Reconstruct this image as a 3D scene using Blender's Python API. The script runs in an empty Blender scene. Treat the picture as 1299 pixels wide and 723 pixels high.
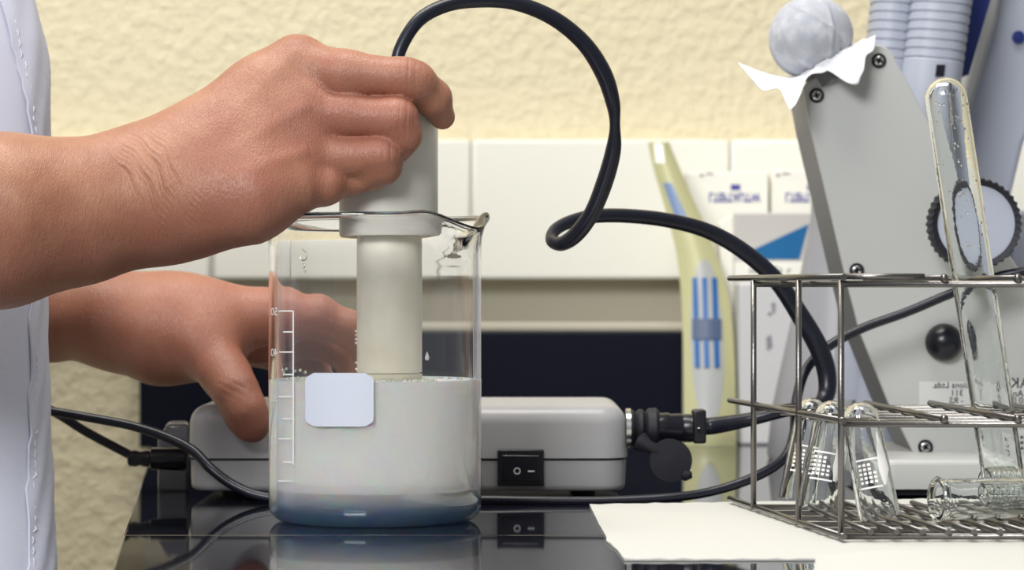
import bpy, bmesh, math, random
import numpy as np
from mathutils import Vector, Matrix
random.seed(4)
rng = np.random.default_rng(4)
SC = bpy.context.scene
COL = SC.collection
PI = math.pi

# ------------------------------------------------------------------ camera, world, lights, exposure
F = 3600.0          # focal length in pixels of a 1299 wide frame
CAMZ = 0.0995       # the lens is level with the rack's top, 1.2 m in front of the beaker
cam_d = bpy.data.cameras.new('camera')
cam = bpy.data.objects.new('camera', cam_d); COL.objects.link(cam)
cam.location = (0, -1.2, CAMZ); cam.rotation_euler = (PI / 2, 0, 0)
cam_d.sensor_width = 36.0; cam_d.lens = F / 1299 * 36.0
cam_d.clip_start = 0.05; cam_d.clip_end = 30
cam_d.dof.use_dof = True; cam_d.dof.focus_distance = 1.17; cam_d.dof.aperture_fstop = 17
SC.camera = cam

w = bpy.data.worlds.new('room_light'); SC.world = w; w.use_nodes = True
w.node_tree.nodes['Background'].inputs['Color'].default_value = (0.93, 0.96, 1.0, 1)
w.node_tree.nodes['Background'].inputs['Strength'].default_value = 0.30

def area(name, loc, target, sx, sy, power, col):
    l = bpy.data.lights.new(name, 'AREA'); l.shape = 'RECTANGLE'; l.size = sx; l.size_y = sy
    l.energy = power; l.color = col
    o = bpy.data.objects.new(name, l); COL.objects.link(o); o.location = loc
    o.rotation_euler = (Vector(target) - Vector(loc)).to_track_quat('-Z', 'Y').to_euler()
area('ceiling_tube_light', (-0.20, -0.02, 1.40), (0.0, 0.35, 0.0), 1.2, 0.45, 21.0, (1.0, 0.97, 0.92))
area('front_fill_light', (-0.7, -1.7, 1.05), (0, 0.3, 0.05), 0.8, 0.6, 36.0, (0.97, 0.98, 1.0))  # added soft fill from the front left to brighten upright surfaces

SC.view_settings.view_transform = 'Standard'; SC.view_settings.look = 'None'
SC.view_settings.gamma = 1.0; SC.view_settings.use_curve_mapping = False
SC.view_settings.exposure = 0.0
SC.cycles.max_bounces = 24; SC.cycles.transmission_bounces = 20; SC.cycles.glossy_bounces = 6
SC.cycles.diffuse_bounces = 16; SC.cycles.transparent_max_bounces = 12

# ------------------------------------------------------------------ helpers
def P(px, py, Y):                       # a pixel of the photograph at depth Y, as a point in the scene
    d = 1.2 + Y
    return np.array([(px - 649.5) * d / F, Y, CAMZ - (py - 361.5) * d / F])
def PX(px, Y): return (px - 649.5) * (1.2 + Y) / F
def PZ(py, Y): return CAMZ - (py - 361.5) * (1.2 + Y) / F
def S(Y): return (1.2 + Y) / F          # metres per pixel

def mat(name, col, rough=0.5, metal=0.0, spec=0.5, trans=0.0, ior=1.45, bump=None, sss=0.0, sss_r=None, vary=None, coat=0.0, sheen=0.0, sss_scale=0.005):
    m = bpy.data.materials.new(name); m.use_nodes = True
    nt = m.node_tree; b = nt.nodes['Principled BSDF']
    b.inputs['Base Color'].default_value = (*col, 1); b.inputs['Roughness'].default_value = rough
    b.inputs['Metallic'].default_value = metal; b.inputs['IOR'].default_value = ior
    b.inputs['Specular IOR Level'].default_value = spec
    b.inputs['Transmission Weight'].default_value = trans
    b.inputs['Coat Weight'].default_value = coat; b.inputs['Sheen Weight'].default_value = sheen
    if sss:
        b.inputs['Subsurface Weight'].default_value = sss
        b.inputs['Subsurface Radius'].default_value = sss_r or (1, .4, .2)
        b.inputs['Subsurface Scale'].default_value = sss_scale
    tc = nt.nodes.new('ShaderNodeTexCoord')
    if bump:                            # (scale, strength, distance, detail)
        n = nt.nodes.new('ShaderNodeTexNoise'); n.inputs['Scale'].default_value = bump[0]
        n.inputs['Detail'].default_value = bump[3] if len(bump) > 3 else 3
        bp = nt.nodes.new('ShaderNodeBump'); bp.inputs['Strength'].default_value = bump[1]
        bp.inputs['Distance'].default_value = bump[2]
        nt.links.new(tc.outputs['Object'], n.inputs['Vector'])
        nt.links.new(n.outputs['Fac'], bp.inputs['Height']); nt.links.new(bp.outputs['Normal'], b.inputs['Normal'])
    if vary:                            # (scale, second colour, low, high)
        n = nt.nodes.new('ShaderNodeTexNoise'); n.inputs['Scale'].default_value = vary[0]; n.inputs['Detail'].default_value = 4
        r = nt.nodes.new('ShaderNodeValToRGB')
        r.color_ramp.elements[0].position = vary[2]; r.color_ramp.elements[0].color = (*col, 1)
        r.color_ramp.elements[1].position = vary[3]; r.color_ramp.elements[1].color = (*vary[1], 1)
        nt.links.new(tc.outputs['Object'], n.inputs['Vector'])
        nt.links.new(n.outputs['Fac'], r.inputs['Fac']); nt.links.new(r.outputs['Color'], b.inputs['Base Color'])
    return m

def srgb(r, g, b):
    f = lambda c: (c / 255 / 12.92) if c <= 10 else ((c / 255 + .055) / 1.055) ** 2.4
    return (f(r), f(g), f(b))

def mesh_obj(name, verts, faces, m=None, parent=None, smooth=True, mats=None):
    me = bpy.data.meshes.new(name)
    me.from_pydata([tuple(map(float, v)) for v in verts], [], [tuple(int(i) for i in f) for f in faces])
    return link(name, me, m, parent, smooth)
def link(name, me, m=None, parent=None, smooth=True):
    me.validate(); me.update()
    o = bpy.data.objects.new(name, me); COL.objects.link(o)
    if m: me.materials.append(m)
    if smooth:
        me.polygons.foreach_set('use_smooth', [True] * len(me.polygons))
    if parent: o.parent = parent; o.matrix_parent_inverse = Matrix.Translation(-Vector(parent.location)) if parent.type == 'EMPTY' else Matrix()
    return o
def empty(name, loc=(0, 0, 0)):
    o = bpy.data.objects.new(name, None); COL.objects.link(o); o.location = loc; o.empty_display_size = .01; return o
def tag(o, label, cat, group=None, kind=None):
    if label: o['label'] = label
    if cat: o['category'] = cat
    if group: o['group'] = group
    if kind: o['kind'] = kind
    return o
def struct(o): o['kind'] = 'structure'; return o

class B:                                # collects shapes in world coordinates, links them as one mesh
    def __init__(s): s.v = []; s.f = []
    def add(s, v, f):
        n = len(s.v); s.v += [tuple(map(float, q)) for q in v]; s.f += [tuple(i + n for i in g) for g in f]; return s
    def box(s, x0, x1, y0, y1, z0, z1):
        v = [(x, y, z) for x in (x0, x1) for y in (y0, y1) for z in (z0, z1)]
        return s.add(v, [(0, 1, 3, 2), (4, 6, 7, 5), (0, 4, 5, 1), (2, 3, 7, 6), (0, 2, 6, 4), (1, 5, 7, 3)])
    def tube(s, pts, rad, n=12, sub=0, flat=None, caps=True):
        pts = [np.array(p, float) for p in pts]
        rad = [rad] * len(pts) if not hasattr(rad, '__len__') else list(rad)
        if sub: pts, rad = catmull(pts, rad, sub)
        N = len(pts); t = [None] * N
        for i in range(N):
            a = pts[min(i + 1, N - 1)] - pts[max(i - 1, 0)]; t[i] = a / (np.linalg.norm(a) + 1e-12)
        up = np.array([0, 0, 1.0]) if abs(t[0][2]) < .9 else np.array([0, 1.0, 0])
        nrm = np.cross(t[0], up); nrm /= np.linalg.norm(nrm)
        v = []
        for i in range(N):
            nrm = nrm - t[i] * nrm.dot(t[i]); nrm /= np.linalg.norm(nrm)
            bi = np.cross(t[i], nrm)
            for k in range(n):
                a = 2 * PI * k / n
                v.append(pts[i] + (nrm * math.cos(a) + bi * math.sin(a)) * rad[i])
        f = [(i * n + k, i * n + (k + 1) % n, (i + 1) * n + (k + 1) % n, (i + 1) * n + k) for i in range(N - 1) for k in range(n)]
        if caps: f += [tuple(range(n))[::-1], tuple((N - 1) * n + k for k in range(n))]
        return s.add(v, f)
    def lathe(s, prof, c=(0, 0, 0), n=64, axis=None, closed=False):
        """prof: (radius, height) pairs; axis: direction of height"""
        ax = np.array(axis if axis is not None else (0, 0, 1), float); ax /= np.linalg.norm(ax)
        u = np.cross(ax, (0, 1, 0) if abs(ax[1]) < .9 else (1, 0, 0)); u /= np.linalg.norm(u); w_ = np.cross(ax, u)
        c = np.array(c, float); v = []; f = []
        for r, h in prof:
            for k in range(n):
                a = 2 * PI * k / n; v.append(c + ax * h + (u * math.cos(a) + w_ * math.sin(a)) * r)
        M = len(prof)
        for i in range(M if closed else M - 1):
            j = (i + 1) % M
            for k in range(n): f.append((i * n + k, i * n + (k + 1) % n, j * n + (k + 1) % n, j * n + k))
        if not closed:
            if prof[0][0] > 1e-7: f.append(tuple(range(n))[::-1])
            if prof[-1][0] > 1e-7: f.append(tuple((M - 1) * n + k for k in range(n)))
        return s.add(v, f)
    def prism(s, poly, y0, y1):         # poly in (x, z), extruded along y
        n = len(poly)
        v = [(x, y0, z) for x, z in poly] + [(x, y1, z) for x, z in poly]
        return s.add(v, [tuple(range(n)), tuple(range(2 * n - 1, n - 1, -1))] + [(i, n + i, n + (i + 1) % n, (i + 1) % n) for i in range(n)])
    def build(s, name, m, parent=None, bevel=0, smooth=True, seg=3, weld=True):
        me = bpy.data.meshes.new(name); me.from_pydata(s.v, [], s.f)
        bm = bmesh.new(); bm.from_mesh(me)
        if weld: bmesh.ops.remove_doubles(bm, verts=bm.verts, dist=1e-6)
        bmesh.ops.recalc_face_normals(bm, faces=bm.faces)
        if bevel:
            es = [e for e in bm.edges if len(e.link_faces) == 2 and e.calc_face_angle(0) > .5]
            bf = bmesh.ops.bevel(bm, geom=es, offset=bevel, segments=seg, affect='EDGES', profile=.5, clamp_overlap=True)['faces']
            bs_ = set(bf)
            for fc in bm.faces: fc.smooth = smooth and fc in bs_
        else:
            for fc in bm.faces: fc.smooth = smooth and len(fc.verts) < 5
        for e in bm.edges:
            if len(e.link_faces) == 2 and e.calc_face_angle(0) > .75: e.smooth = False
        bm.to_mesh(me); bm.free()
        return link(name, me, m, parent, False)

def catmull(pts, rad, sub):
    P_ = [pts[0]] + list(pts) + [pts[-1]]; R_ = [rad[0]] + list(rad) + [rad[-1]]; op = []; orr = []
    for i in range(1, len(P_) - 2):
        for k in range(sub):
            t = k / sub; t2, t3 = t * t, t * t * t
            q = lambda a, b, c, d: .5 * ((2 * b) + (-a + c) * t + (2 * a - 5 * b + 4 * c - d) * t2 + (-a + 3 * b - 3 * c + d) * t3)
            op.append(q(P_[i - 1], P_[i], P_[i + 1], P_[i + 2])); orr.append(q(R_[i - 1], R_[i], R_[i + 1], R_[i + 2]))
    op.append(P_[-2]); orr.append(R_[-2]); return op, orr

def text_obj(txt, size, m, parent, place, name='lettering', ext=0.00008, bold=0):
    """place(x, y, z): text plane coordinates (x along, y up, z out) to a world point; the mesh is baked"""
    cu = bpy.data.curves.new('t', 'FONT'); cu.body = txt; cu.size = size; cu.extrude = ext; cu.resolution_u = 2; cu.offset = bold * size
    o = bpy.data.objects.new('t', cu); COL.objects.link(o)
    dg = bpy.context.evaluated_depsgraph_get(); me = bpy.data.meshes.new_from_object(o.evaluated_get(dg))
    COL.objects.unlink(o); bpy.data.objects.remove(o)
    for v in me.vertices: v.co = Vector(place(*v.co))
    me.name = name
    return link(name, me, m, parent, False)

# ------------------------------------------------------------------ materials
M = {}
def plaster():
    m = mat('cream_plaster', srgb(216, 205, 174), .85, spec=.25)
    nt = m.node_tree; b = nt.nodes['Principled BSDF']; tc = nt.nodes['Texture Coordinate']
    n1 = nt.nodes.new('ShaderNodeTexNoise'); n1.inputs['Scale'].default_value = 100; n1.inputs['Detail'].default_value = 3; n1.inputs['Roughness'].default_value = .55
    r = nt.nodes.new('ShaderNodeValToRGB'); r.color_ramp.elements[0].position = .42; r.color_ramp.elements[1].position = .62
    bp = nt.nodes.new('ShaderNodeBump'); bp.inputs['Strength'].default_value = .6; bp.inputs['Distance'].default_value = .0016
    nt.links.new(tc.outputs['Object'], n1.inputs['Vector']); nt.links.new(n1.outputs['Fac'], r.inputs['Fac'])
    nt.links.new(r.outputs['Color'], bp.inputs['Height']); nt.links.new(bp.outputs['Normal'], b.inputs['Normal'])
    return m
M['plaster'] = plaster()
M['tile'] = mat('white_glazed_tile', srgb(238, 236, 224), .3, spec=.4)
M['grout'] = mat('grey_grout', srgb(190, 188, 180), .9)
M['rail'] = mat('cream_painted_rail', srgb(188, 182, 164), .6, bump=(30, .2, .001))
M['dark'] = mat('dark_navy_panel', (.004, .005, .013), .35, spec=.2)
M['granite'] = mat('polished_black_stone', (.006, .007, .012), .035, ior=1.6, vary=(180, (.012, .013, .02), .45, .7))
M['glass'] = mat('clear_glass', (1, 1, 1), 0.0, trans=1.0, ior=1.47)
nt_ = M['glass'].copy(); nt_.name = 'reflection_blue_glass'; M['heel_glass'] = nt_; nt_ = nt_.node_tree
va_ = nt_.nodes.new('ShaderNodeVolumeAbsorption'); va_.inputs['Color'].default_value = (.10, .50, .92, 1); va_.inputs['Density'].default_value = 130  # blue absorption imitates the dark counter mirrored in the beaker's base
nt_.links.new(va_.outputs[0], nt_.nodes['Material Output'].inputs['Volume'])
M['glass_thin'] = mat('tube_glass', (.97, .985, .975), 0.01, trans=1.0, ior=1.47, bump=(90, .25, .0006))
M['milk'] = mat('milk', (.995, .985, .90), .7, ior=1.35, spec=.0, sss=1.0, sss_r=(1.0, .5, .25), sss_scale=.0025)
M['foam'] = mat('milk_foam', (.9, .92, .86), .2, ior=1.35, trans=.4)
M['plastic_white'] = mat('off_white_plastic', srgb(214, 211, 200), .32, spec=.45, bump=(60, .03, .001))
M['plastic_ivory'] = mat('worn_ivory_plastic', srgb(230, 226, 210), .3, vary=(35, srgb(216, 208, 186), .5, .75))
M['print_white'] = mat('white_enamel_print', (.9, .88, .85), .5)
M['sticker'] = mat('pale_lavender_sticker', srgb(212, 216, 228), .55)
M['cable'] = mat('black_rubber_cable', (.007, .008, .016), .32, spec=.5)
M['black'] = mat('black_plastic', (.008, .008, .013), .28)
M['black_matte'] = mat('black_matte_rubber', (.010, .010, .016), .6)
M['box_grey'] = mat('grey_moulded_plastic', srgb(176, 175, 176), .3, bump=(900, .08, .0003))
M['machine'] = mat('light_grey_powder_coat', srgb(182, 183, 179), .42, bump=(1200, .1, .0002))
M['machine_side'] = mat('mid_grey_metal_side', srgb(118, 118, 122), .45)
M['machine_blue'] = mat('blue_grey_plastic', srgb(172, 177, 190), .42)
M['navy'] = mat('deep_blue_plastic', srgb(22, 42, 112), .4)
M['steel'] = mat('dull_steel_wire', (.21, .20, .19), .3, metal=1.0, bump=(700, .2, .0004))
M['screw'] = mat('bright_screw_steel', (.55, .54, .52), .25, metal=1.0)
M['cloth'] = mat('white_gauze', (.80, .81, .84), .9, sheen=.3, sss=.0, bump=(2200, .35, .0005))
M['gauze_grey'] = mat('gauze_over_grey', (.42, .43, .475), .9, sheen=.3, bump=(2600, .5, .0006), vary=(160, (.56, .57, .61), .45, .75))
M['coat'] = mat('white_cotton_coat', srgb(205, 208, 222), .85, sheen=.2, bump=(1500, .25, .0004))
M['thread'] = mat('white_thread', srgb(232, 232, 236), .8)
M['paper'] = mat('white_absorbent_paper', srgb(204, 203, 196), .9, bump=(500, .3, .0005))
M['carton_white'] = mat('white_carton', srgb(240, 238, 226), .5)
M['carton_grey'] = mat('pale_grey_carton', srgb(196, 192, 186), .55)
M['carton_low'] = mat('off_white_carton', srgb(205, 204, 204), .55)
M['blue_print'] = mat('teal_blue_print', srgb(14, 98, 152), .5)
M['ink_blue'] = mat('violet_blue_ink', srgb(62, 66, 150), .6)
M['ink_black'] = mat('black_ink', (.02, .02, .03), .6)
M['ink_grey'] = mat('grey_ink', (.25, .25, .27), .6)
M['pouch'] = mat('pale_yellow_film', srgb(178, 176, 134), .35, bump=(40, .2, .001))
M['pouch_window'] = mat('grey_clear_window', srgb(164, 166, 164), .3)
M['bar_blue'] = mat('bright_blue_plastic', srgb(30, 92, 156), .4)
M['bottle_grey'] = mat('grey_plastic_bottle', srgb(150, 150, 154), .4)
M['label'] = mat('silver_grey_label', srgb(204, 204, 200), .4)
M['nail'] = mat('fingernail', srgb(214, 160, 140), .3)

def skin():
    m = mat('skin', srgb(190, 132, 106), .44, spec=.5, sss=.12, sss_r=(1, .35, .2), sss_scale=.0015)
    nt = m.node_tree; b = nt.nodes['Principled BSDF']; tc = nt.nodes['Texture Coordinate']
    n1 = nt.nodes.new('ShaderNodeTexNoise'); n1.inputs['Scale'].default_value = 55; n1.inputs['Detail'].default_value = 5
    r = nt.nodes.new('ShaderNodeValToRGB')
    r.color_ramp.elements[0].position = .35; r.color_ramp.elements[0].color = (*srgb(156, 104, 80), 1)
    r.color_ramp.elements[1].position = .68; r.color_ramp.elements[1].color = (*srgb(176, 128, 100), 1)
    at = nt.nodes.new('ShaderNodeAttribute'); at.attribute_name = 'flush'
    mx = nt.nodes.new('ShaderNodeMix'); mx.data_type = 'RGBA'
    mx.inputs[7].default_value = (*srgb(158, 100, 84), 1)
    nt.links.new(tc.outputs['Object'], n1.inputs['Vector']); nt.links.new(n1.outputs['Fac'], r.inputs['Fac'])
    nt.links.new(at.outputs['Fac'], mx.inputs[0]); nt.links.new(r.outputs['Color'], mx.inputs[6])
    nt.links.new(mx.outputs[2], b.inputs['Base Color'])
    v = nt.nodes.new('ShaderNodeTexVoronoi'); v.inputs['Scale'].default_value = 900
    v.feature = 'DISTANCE_TO_EDGE'
    n2 = nt.nodes.new('ShaderNodeTexNoise'); n2.inputs['Scale'].default_value = 420; n2.inputs['Detail'].default_value = 4
    mp = nt.nodes.new('ShaderNodeMapping'); mp.inputs['Rotation'].default_value = (0, .9, 0); mp.inputs['Scale'].default_value = (1.9, .9, .55)
    ad = nt.nodes.new('ShaderNodeMath'); ad.operation = 'ADD'
    bp = nt.nodes.new('ShaderNodeBump'); bp.inputs['Strength'].default_value = .6; bp.inputs['Distance'].default_value = .0004
    nt.links.new(tc.outputs['Object'], mp.inputs['Vector']); nt.links.new(mp.outputs['Vector'], n2.inputs['Vector'])
    nt.links.new(mp.outputs['Vector'], v.inputs['Vector'])
    nt.links.new(v.outputs['Distance'], ad.inputs[0]); nt.links.new(n2.outputs['Fac'], ad.inputs[1])
    nt.links.new(ad.outputs[0], bp.inputs['Height']); nt.links.new(bp.outputs['Normal'], b.inputs['Normal'])
    return m
M['skin'] = skin()

# ------------------------------------------------------------------ setting: wall, tiles, rail, dark panel, counter
WY = 0.78
wall = struct(B().box(-1.6, 1.6, WY, WY + .06, -.9, 1.3).build('wall_back', M['plaster']))
struct(B().box(-1.6, 1.6, -2.6, WY, -.93, -.9).build('floor', mat('grey_floor', srgb(150, 148, 142), .5)))
TY = WY - .032
zt, zb = PZ(177, TY), PZ(354, TY)
struct(B().box(-1.4, 1.4, TY + .003, WY + .001, zb + .0006, zt - .001).build('trim_1', M['grout']))
TW = .178
xj = PX(597.5, TY)
for k in range(-6, 7):
    B().box(xj + k * TW + .0009, xj + (k + 1) * TW - .0009, TY, WY + .002, zb, zt).build('tile', M['tile'], wall, bevel=.0022, seg=2)
xl = PX(173, WY - .05)
struct(B().prism([(xl, PZ(420, WY - .03)), (1.3, PZ(420, WY - .03)), (1.3, zb + .0005), (xl, zb + .0005)], WY - .006, WY + .001).build('trim_2', M['rail']))
struct(B().box(xl, 1.3, WY - .03, WY + .001, PZ(421, WY - .03) - .0, PZ(409, WY - .03)).build('trim_3', M['rail'], bevel=.002))
struct(B().box(xl, 1.3, WY - .035, WY + .001, -.012, PZ(421, WY - .035)).build('trim_4', M['dark'], bevel=.001))
# counter: a front and a rear slab with a narrow joint
ct = empty('countertop', (0.3, .3, -.03))
def cx(Y): return PX(142, -.209) + (Y + .209) / (.327 + .209) * (PX(184, .327) - PX(142, -.209))
Yj = PZ(0, 0) * 0 + (F * CAMZ / (679 - 361.5) - 1.2)
def slab(y0, y1):
    v = [(cx(y0), y0), (1.2, y0), (1.2, y1), (cx(y1), y1)]
    b = B(); b.add([(x, y, -.03) for x, y in v] + [(x, y, 0) for x, y in v],
        [(0, 3, 2, 1), (4, 5, 6, 7), (0, 1, 5, 4), (1, 2, 6, 5), (2, 3, 7, 6), (3, 0, 4, 7)])
    return b.build('slab', M['granite'], ct, bevel=.0009, seg=2)
slab(-.62, Yj - .0003); slab(Yj + .0003, WY - .036)
tag(ct, 'glossy black stone countertop under the beaker and the wire rack', 'countertop')

# ------------------------------------------------------------------ beaker
BX, BY, BR, BH = PX(476, 0), 0.0, .045, .1275
bk = empty('glass_beaker', (BX, BY, 0))
def beaker_mesh():
    n = 128
    wall_t = .0021
    outer = [(0.0001, .0012), (.030, .0010), (.0355, 0.0), (.0385, .0003)]
    for k in range(1, 9):
        a = k / 8 * PI / 2; outer.append((.0385 + .0065 * math.sin(a), .0075 - .0072 * math.cos(a)))
    outer += [(BR, z) for z in np.linspace(.012, BH - .012, 26)]
    outer += [(BR + .0003, BH - .008), (BR + .0012, BH - .004), (BR + .0026, BH - .0016), (BR + .0034, BH - .0003), (BR + .0036, BH + .0008), (BR + .0030, BH + .0018)]
    inner = [(BR + .0020, BH + .0018), (BR + .0008, BH + .0008), (BR - .0008, BH - .0015), (BR - wall_t + .0004, BH - .005), (BR - wall_t, BH - .009)]
    inner += [(BR - wall_t, z) for z in np.linspace(BH - .014, .009, 26)]
    for k in range(1, 9):
        a = k / 8 * PI / 2; inner.append((BR - wall_t - .0055 + .0055 * math.cos(a), .0075 - .0055 * math.sin(a)))
    inner += [(.02, .0020), (.0001, .0020)]
    prof = outer + inner; phi0 = math.radians(-40); v = []; f = []
    for r, z in prof:
        for k in range(n):
            a = 2 * PI * k / n - .13
            da = (a - phi0 + PI) % (2 * PI) - PI
            t = max(0, min(1, (z - (BH - .020)) / .020)); t = t * t
            g = math.exp(-(da / .21) ** 2); sh = math.exp(-((abs(da) - .40) / .17) ** 2)
            rr = r + t * (.0095 * g + .0012 * sh) if r > .03 else r
            zz = z - (t * .0062 * g - t * .0008 * sh if r > .03 else 0)
            v.append((BX + rr * math.cos(a), BY + rr * math.sin(a), zz))
    for i in range(len(prof) - 1):
        for k in range(n): f.append((i * n + k, i * n + (k + 1) % n, (i + 1) * n + (k + 1) % n, (i + 1) * n + k))
    f.append(tuple(range(n))[::-1]); f.append(tuple((len(prof) - 1) * n + k for k in range(n)))
    return B().add(v, f)
beaker_mesh().build('vessel', M['glass'], bk, weld=False)
def on_beaker(px, py, off=.0002):      # point on the front of the beaker wall under a pixel
    r = BR + off; x = (px - 649.5) * 1.165 / F - BX
    for _ in range(4):
        x = max(-r * .999, min(r * .999, x)); y = -math.sqrt(r * r - x * x); x = PX(px, y) - BX
    x = max(-r * .999, min(r * .999, x)); y = -math.sqrt(r * r - x * x)
    return (BX + x, y, PZ(py, y))
def beaker_patch(name, x0, x1, y0, y1, m, corner=0, off=.0003):
    pts = []
    if corner:
        for cx_, cy_, a0 in ((x1 - corner, y0 + corner, -90), (x1 - corner, y1 - corner, 0), (x0 + corner, y1 - corner, 90), (x0 + corner, y0 + corner, 180)):
            for k in range(5):
                a = math.radians(a0 + k * 22.5); pts.append((cx_ + corner * math.cos(a), cy_ + corner * math.sin(a)))
        rows = 12; v = []; f = []
        # strips across the height
        N = 24
        for lay in (off, off + .00025):
            for j in range(rows + 1):
                y = y0 + (y1 - y0) * j / rows
                e = max(corner - (y - y0), corner - (y1 - y), 0); ins = corner - math.sqrt(max(corner ** 2 - e ** 2, 0))
                for i in range(N + 1):
                    v.append(on_beaker(x0 + ins + (x1 - x0 - 2 * ins) * i / N, y, lay))
    else:
        rows = 1; N = max(2, int(abs(x1 - x0) / 4)); v = []; f = []
        for lay in (off, off + .0001):
            for j in range(rows + 1):
                for i in range(N + 1): v.append(on_beaker(x0 + (x1 - x0) * i / N, y0 + (y1 - y0) * j / rows, lay))
    W = N + 1; L = W * (rows + 1)
    for lay in (0, 1):
        for j in range(rows):
            for i in range(N):
                q = [lay * L + j * W + i, lay * L + j * W + i + 1, lay * L + (j + 1) * W + i + 1, lay * L + (j + 1) * W + i]
                f.append(tuple(q))
    rim = [i for i in range(W)] + [j * W + N for j in range(1, rows + 1)] + [rows * W + i for i in range(N - 1, -1, -1)] + [j * W for j in range(rows - 1, 0, -1)]
    for a, b_ in zip(rim, rim[1:] + rim[:1]): f.append((a, b_, b_ + L, a + L))
    return B().add(v, f).build(name, m, bk)
o = beaker_patch('sticker', 387, 474, 473, 541, M['sticker'], corner=11, off=.0001); o['label'] = 'blank pale lavender sticker with rounded corners'
for x0, x1, y in ((353, 372, 394.5), (359, 372, 421), (354, 372, 446.5), (359, 372, 475), (353, 372, 503), (359, 372, 531), (353, 372, 556.5), (359, 372, 586), (352, 372, 610)):
    beaker_patch('graduation_mark', x0, x1, y - .9, y + .9, M['print_white'], off=.00005)
beaker_patch('graduation_line', 371, 372.8, 394, 590, M['print_white'], off=.00005)
for py, t in ((400, '50'), (452, '40'), (509, '30'), (562, '20'), (618, '10')):
    x0 = 345; hgt = 12
    text_obj(t, .0048, M['print_white'], bk, lambda x, y, z, py=py: on_beaker(352.0 - x / S(0) * .60, py - y / S(0), .00006 + z), name='graduation_number', ext=.00003)
# embossed mark high on the wall
for pts in ([(383, 316), (389, 322), (388, 329), (383, 330), (381, 326)], [(384, 334), (387, 337), (385, 341), (388, 345)]):
    B().tube([on_beaker(x, y, .0) for x, y in pts], .0003, 6, sub=4).build('embossed_mark', M['glass'], bk)
tag(bk, 'large glass beaker with pouring spout and white graduations holding the milk', 'beaker')

# milk
ML = PZ(484, 0)
CR_ = .0125; mp = [(0.0001, .0028), (.02, .0028)]
for k in range(0, 17):
    a = (16 - k) / 16 * PI / 2; mp.append((BR - .0020 - CR_ + CR_ * math.cos(a), .0028 + CR_ - CR_ * math.sin(a)))
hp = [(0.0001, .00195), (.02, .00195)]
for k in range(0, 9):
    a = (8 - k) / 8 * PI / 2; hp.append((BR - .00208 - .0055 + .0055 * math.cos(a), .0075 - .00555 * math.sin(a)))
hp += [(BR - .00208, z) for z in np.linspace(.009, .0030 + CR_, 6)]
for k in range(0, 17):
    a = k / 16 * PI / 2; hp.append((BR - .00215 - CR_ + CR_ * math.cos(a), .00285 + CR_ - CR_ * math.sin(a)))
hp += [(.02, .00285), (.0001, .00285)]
o = B().lathe(hp, (BX, BY, 0), 96).build('base_reflection_insert', M['heel_glass'], bk); o['label'] = 'added rounded glass base, its blue standing in for the reflected dark counter'  # extra insert inside the vessel that carries the imitated blue reflection
mp += [(BR - .0019, z) for z in np.linspace(.0030 + CR_, ML, 16)] + [(BR - .0021, ML + .0012), (BR - .003, ML + .0003), (BR - .006, ML), (.02, ML), (.0001, ML)]
milk = B().lathe(mp, (BX, BY, 0), 96).build('milk', M['milk'])
tag(milk, 'off-white milk filling the lower half of the glass beaker', 'milk')
# foam ring around the mixer tip and splashes on the milk
fb = B()
tx = PX(494, 0)
def ico(c, r, b):
    bm = bmesh.new(); bmesh.ops.create_icosphere(bm, subdivisions=1, radius=r)
    b.add([Vector(c) + v.co for v in bm.verts], [tuple(v.index for v in q.verts) for q in bm.faces]); bm.free()
for k in range(150):
    a = random.uniform(-PI, 0.3); rr = .0138 + abs(random.gauss(0, .003)); r = random.uniform(.0003, .0010)
    ico((tx + rr * math.cos(a), rr * math.sin(a), ML + r * .5), r, fb)
for k in range(90):
    a = random.uniform(0, 2 * PI); r = random.uniform(.0003, .0009)
    ico((BX + (BR - .0035) * math.cos(a), (BR - .0035) * math.sin(a), ML + r * .4), r, fb)
for k in range(16):
    a = math.radians(random.uniform(-150, -125)); r = random.uniform(.0003, .0007)
    ico((BX + (BR - .0026) * math.cos(a), (BR - .0026) * math.sin(a), ML + .001 + random.random() ** 2 * .006), r, fb)
fo = fb.build('milk_foam', M['foam'], weld=False)
tag(fo, 'small milk bubbles and splashes around the mixer tip in the beaker', 'foam', kind='stuff')
for x, y in ((541, 453),):
    dr = B().lathe([(0.00001, .0024), (.0004, .0014), (.0008, .0003), (.0009, -.0004), (.0006, -.0011), (.00001, -.0013)],
                   (PX(x, -.03), -.0325, PZ(y, -.03)), 16)
    tag(dr.build('milk_drop', M['print_white']), 'single white milk drop hanging on the inside of the beaker wall', 'drop')

# ------------------------------------------------------------------ hand mixer
mx_ = empty('stick_mixer', (PX(493, 0), 0, PZ(478, 0)))
Mx = PX(493, 0); zc = PZ(297, 0)
B().lathe([(.0001, zc + .0015), (.0146, zc + .0015), (.0185, zc), (.0203, zc + .0002), (.0209, zc + .0012), (.0209, PZ(135, 0)), (.019, PZ(118, 0)), (.013, PZ(108, 0)), (.0001, PZ(104, 0))], (Mx, 0, 0), 72).build('body', M['plastic_white'], mx_)
B().lathe([(.0138, zc + .003), (.0138, PZ(472, 0)), (.0129, PZ(472.4, 0)), (.0129, PZ(473.4, 0)), (.0139, PZ(474, 0)), (.0137, PZ(481, 0)), (.0128, PZ(484, 0)), (.0115, PZ(484, 0)), (.0115, zc)], (PX(494, 0), 0, 0), 64, closed=True).build('shaft', M['plastic_ivory'], mx_)
for k, py in enumerate((420, 425, 430, 435, 460, 468)):
    a = math.radians(184)
    B().box(PX(494, 0) - .0144, PX(494, 0) - .0132, -.0015, .0015, PZ(py, 0) - .0004, PZ(py, 0) + .0004).build('vent_rib', M['print_white'], mx_)
tag(mx_, 'white stick mixer held in the hand and dipped into the milk', 'mixer')

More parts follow.
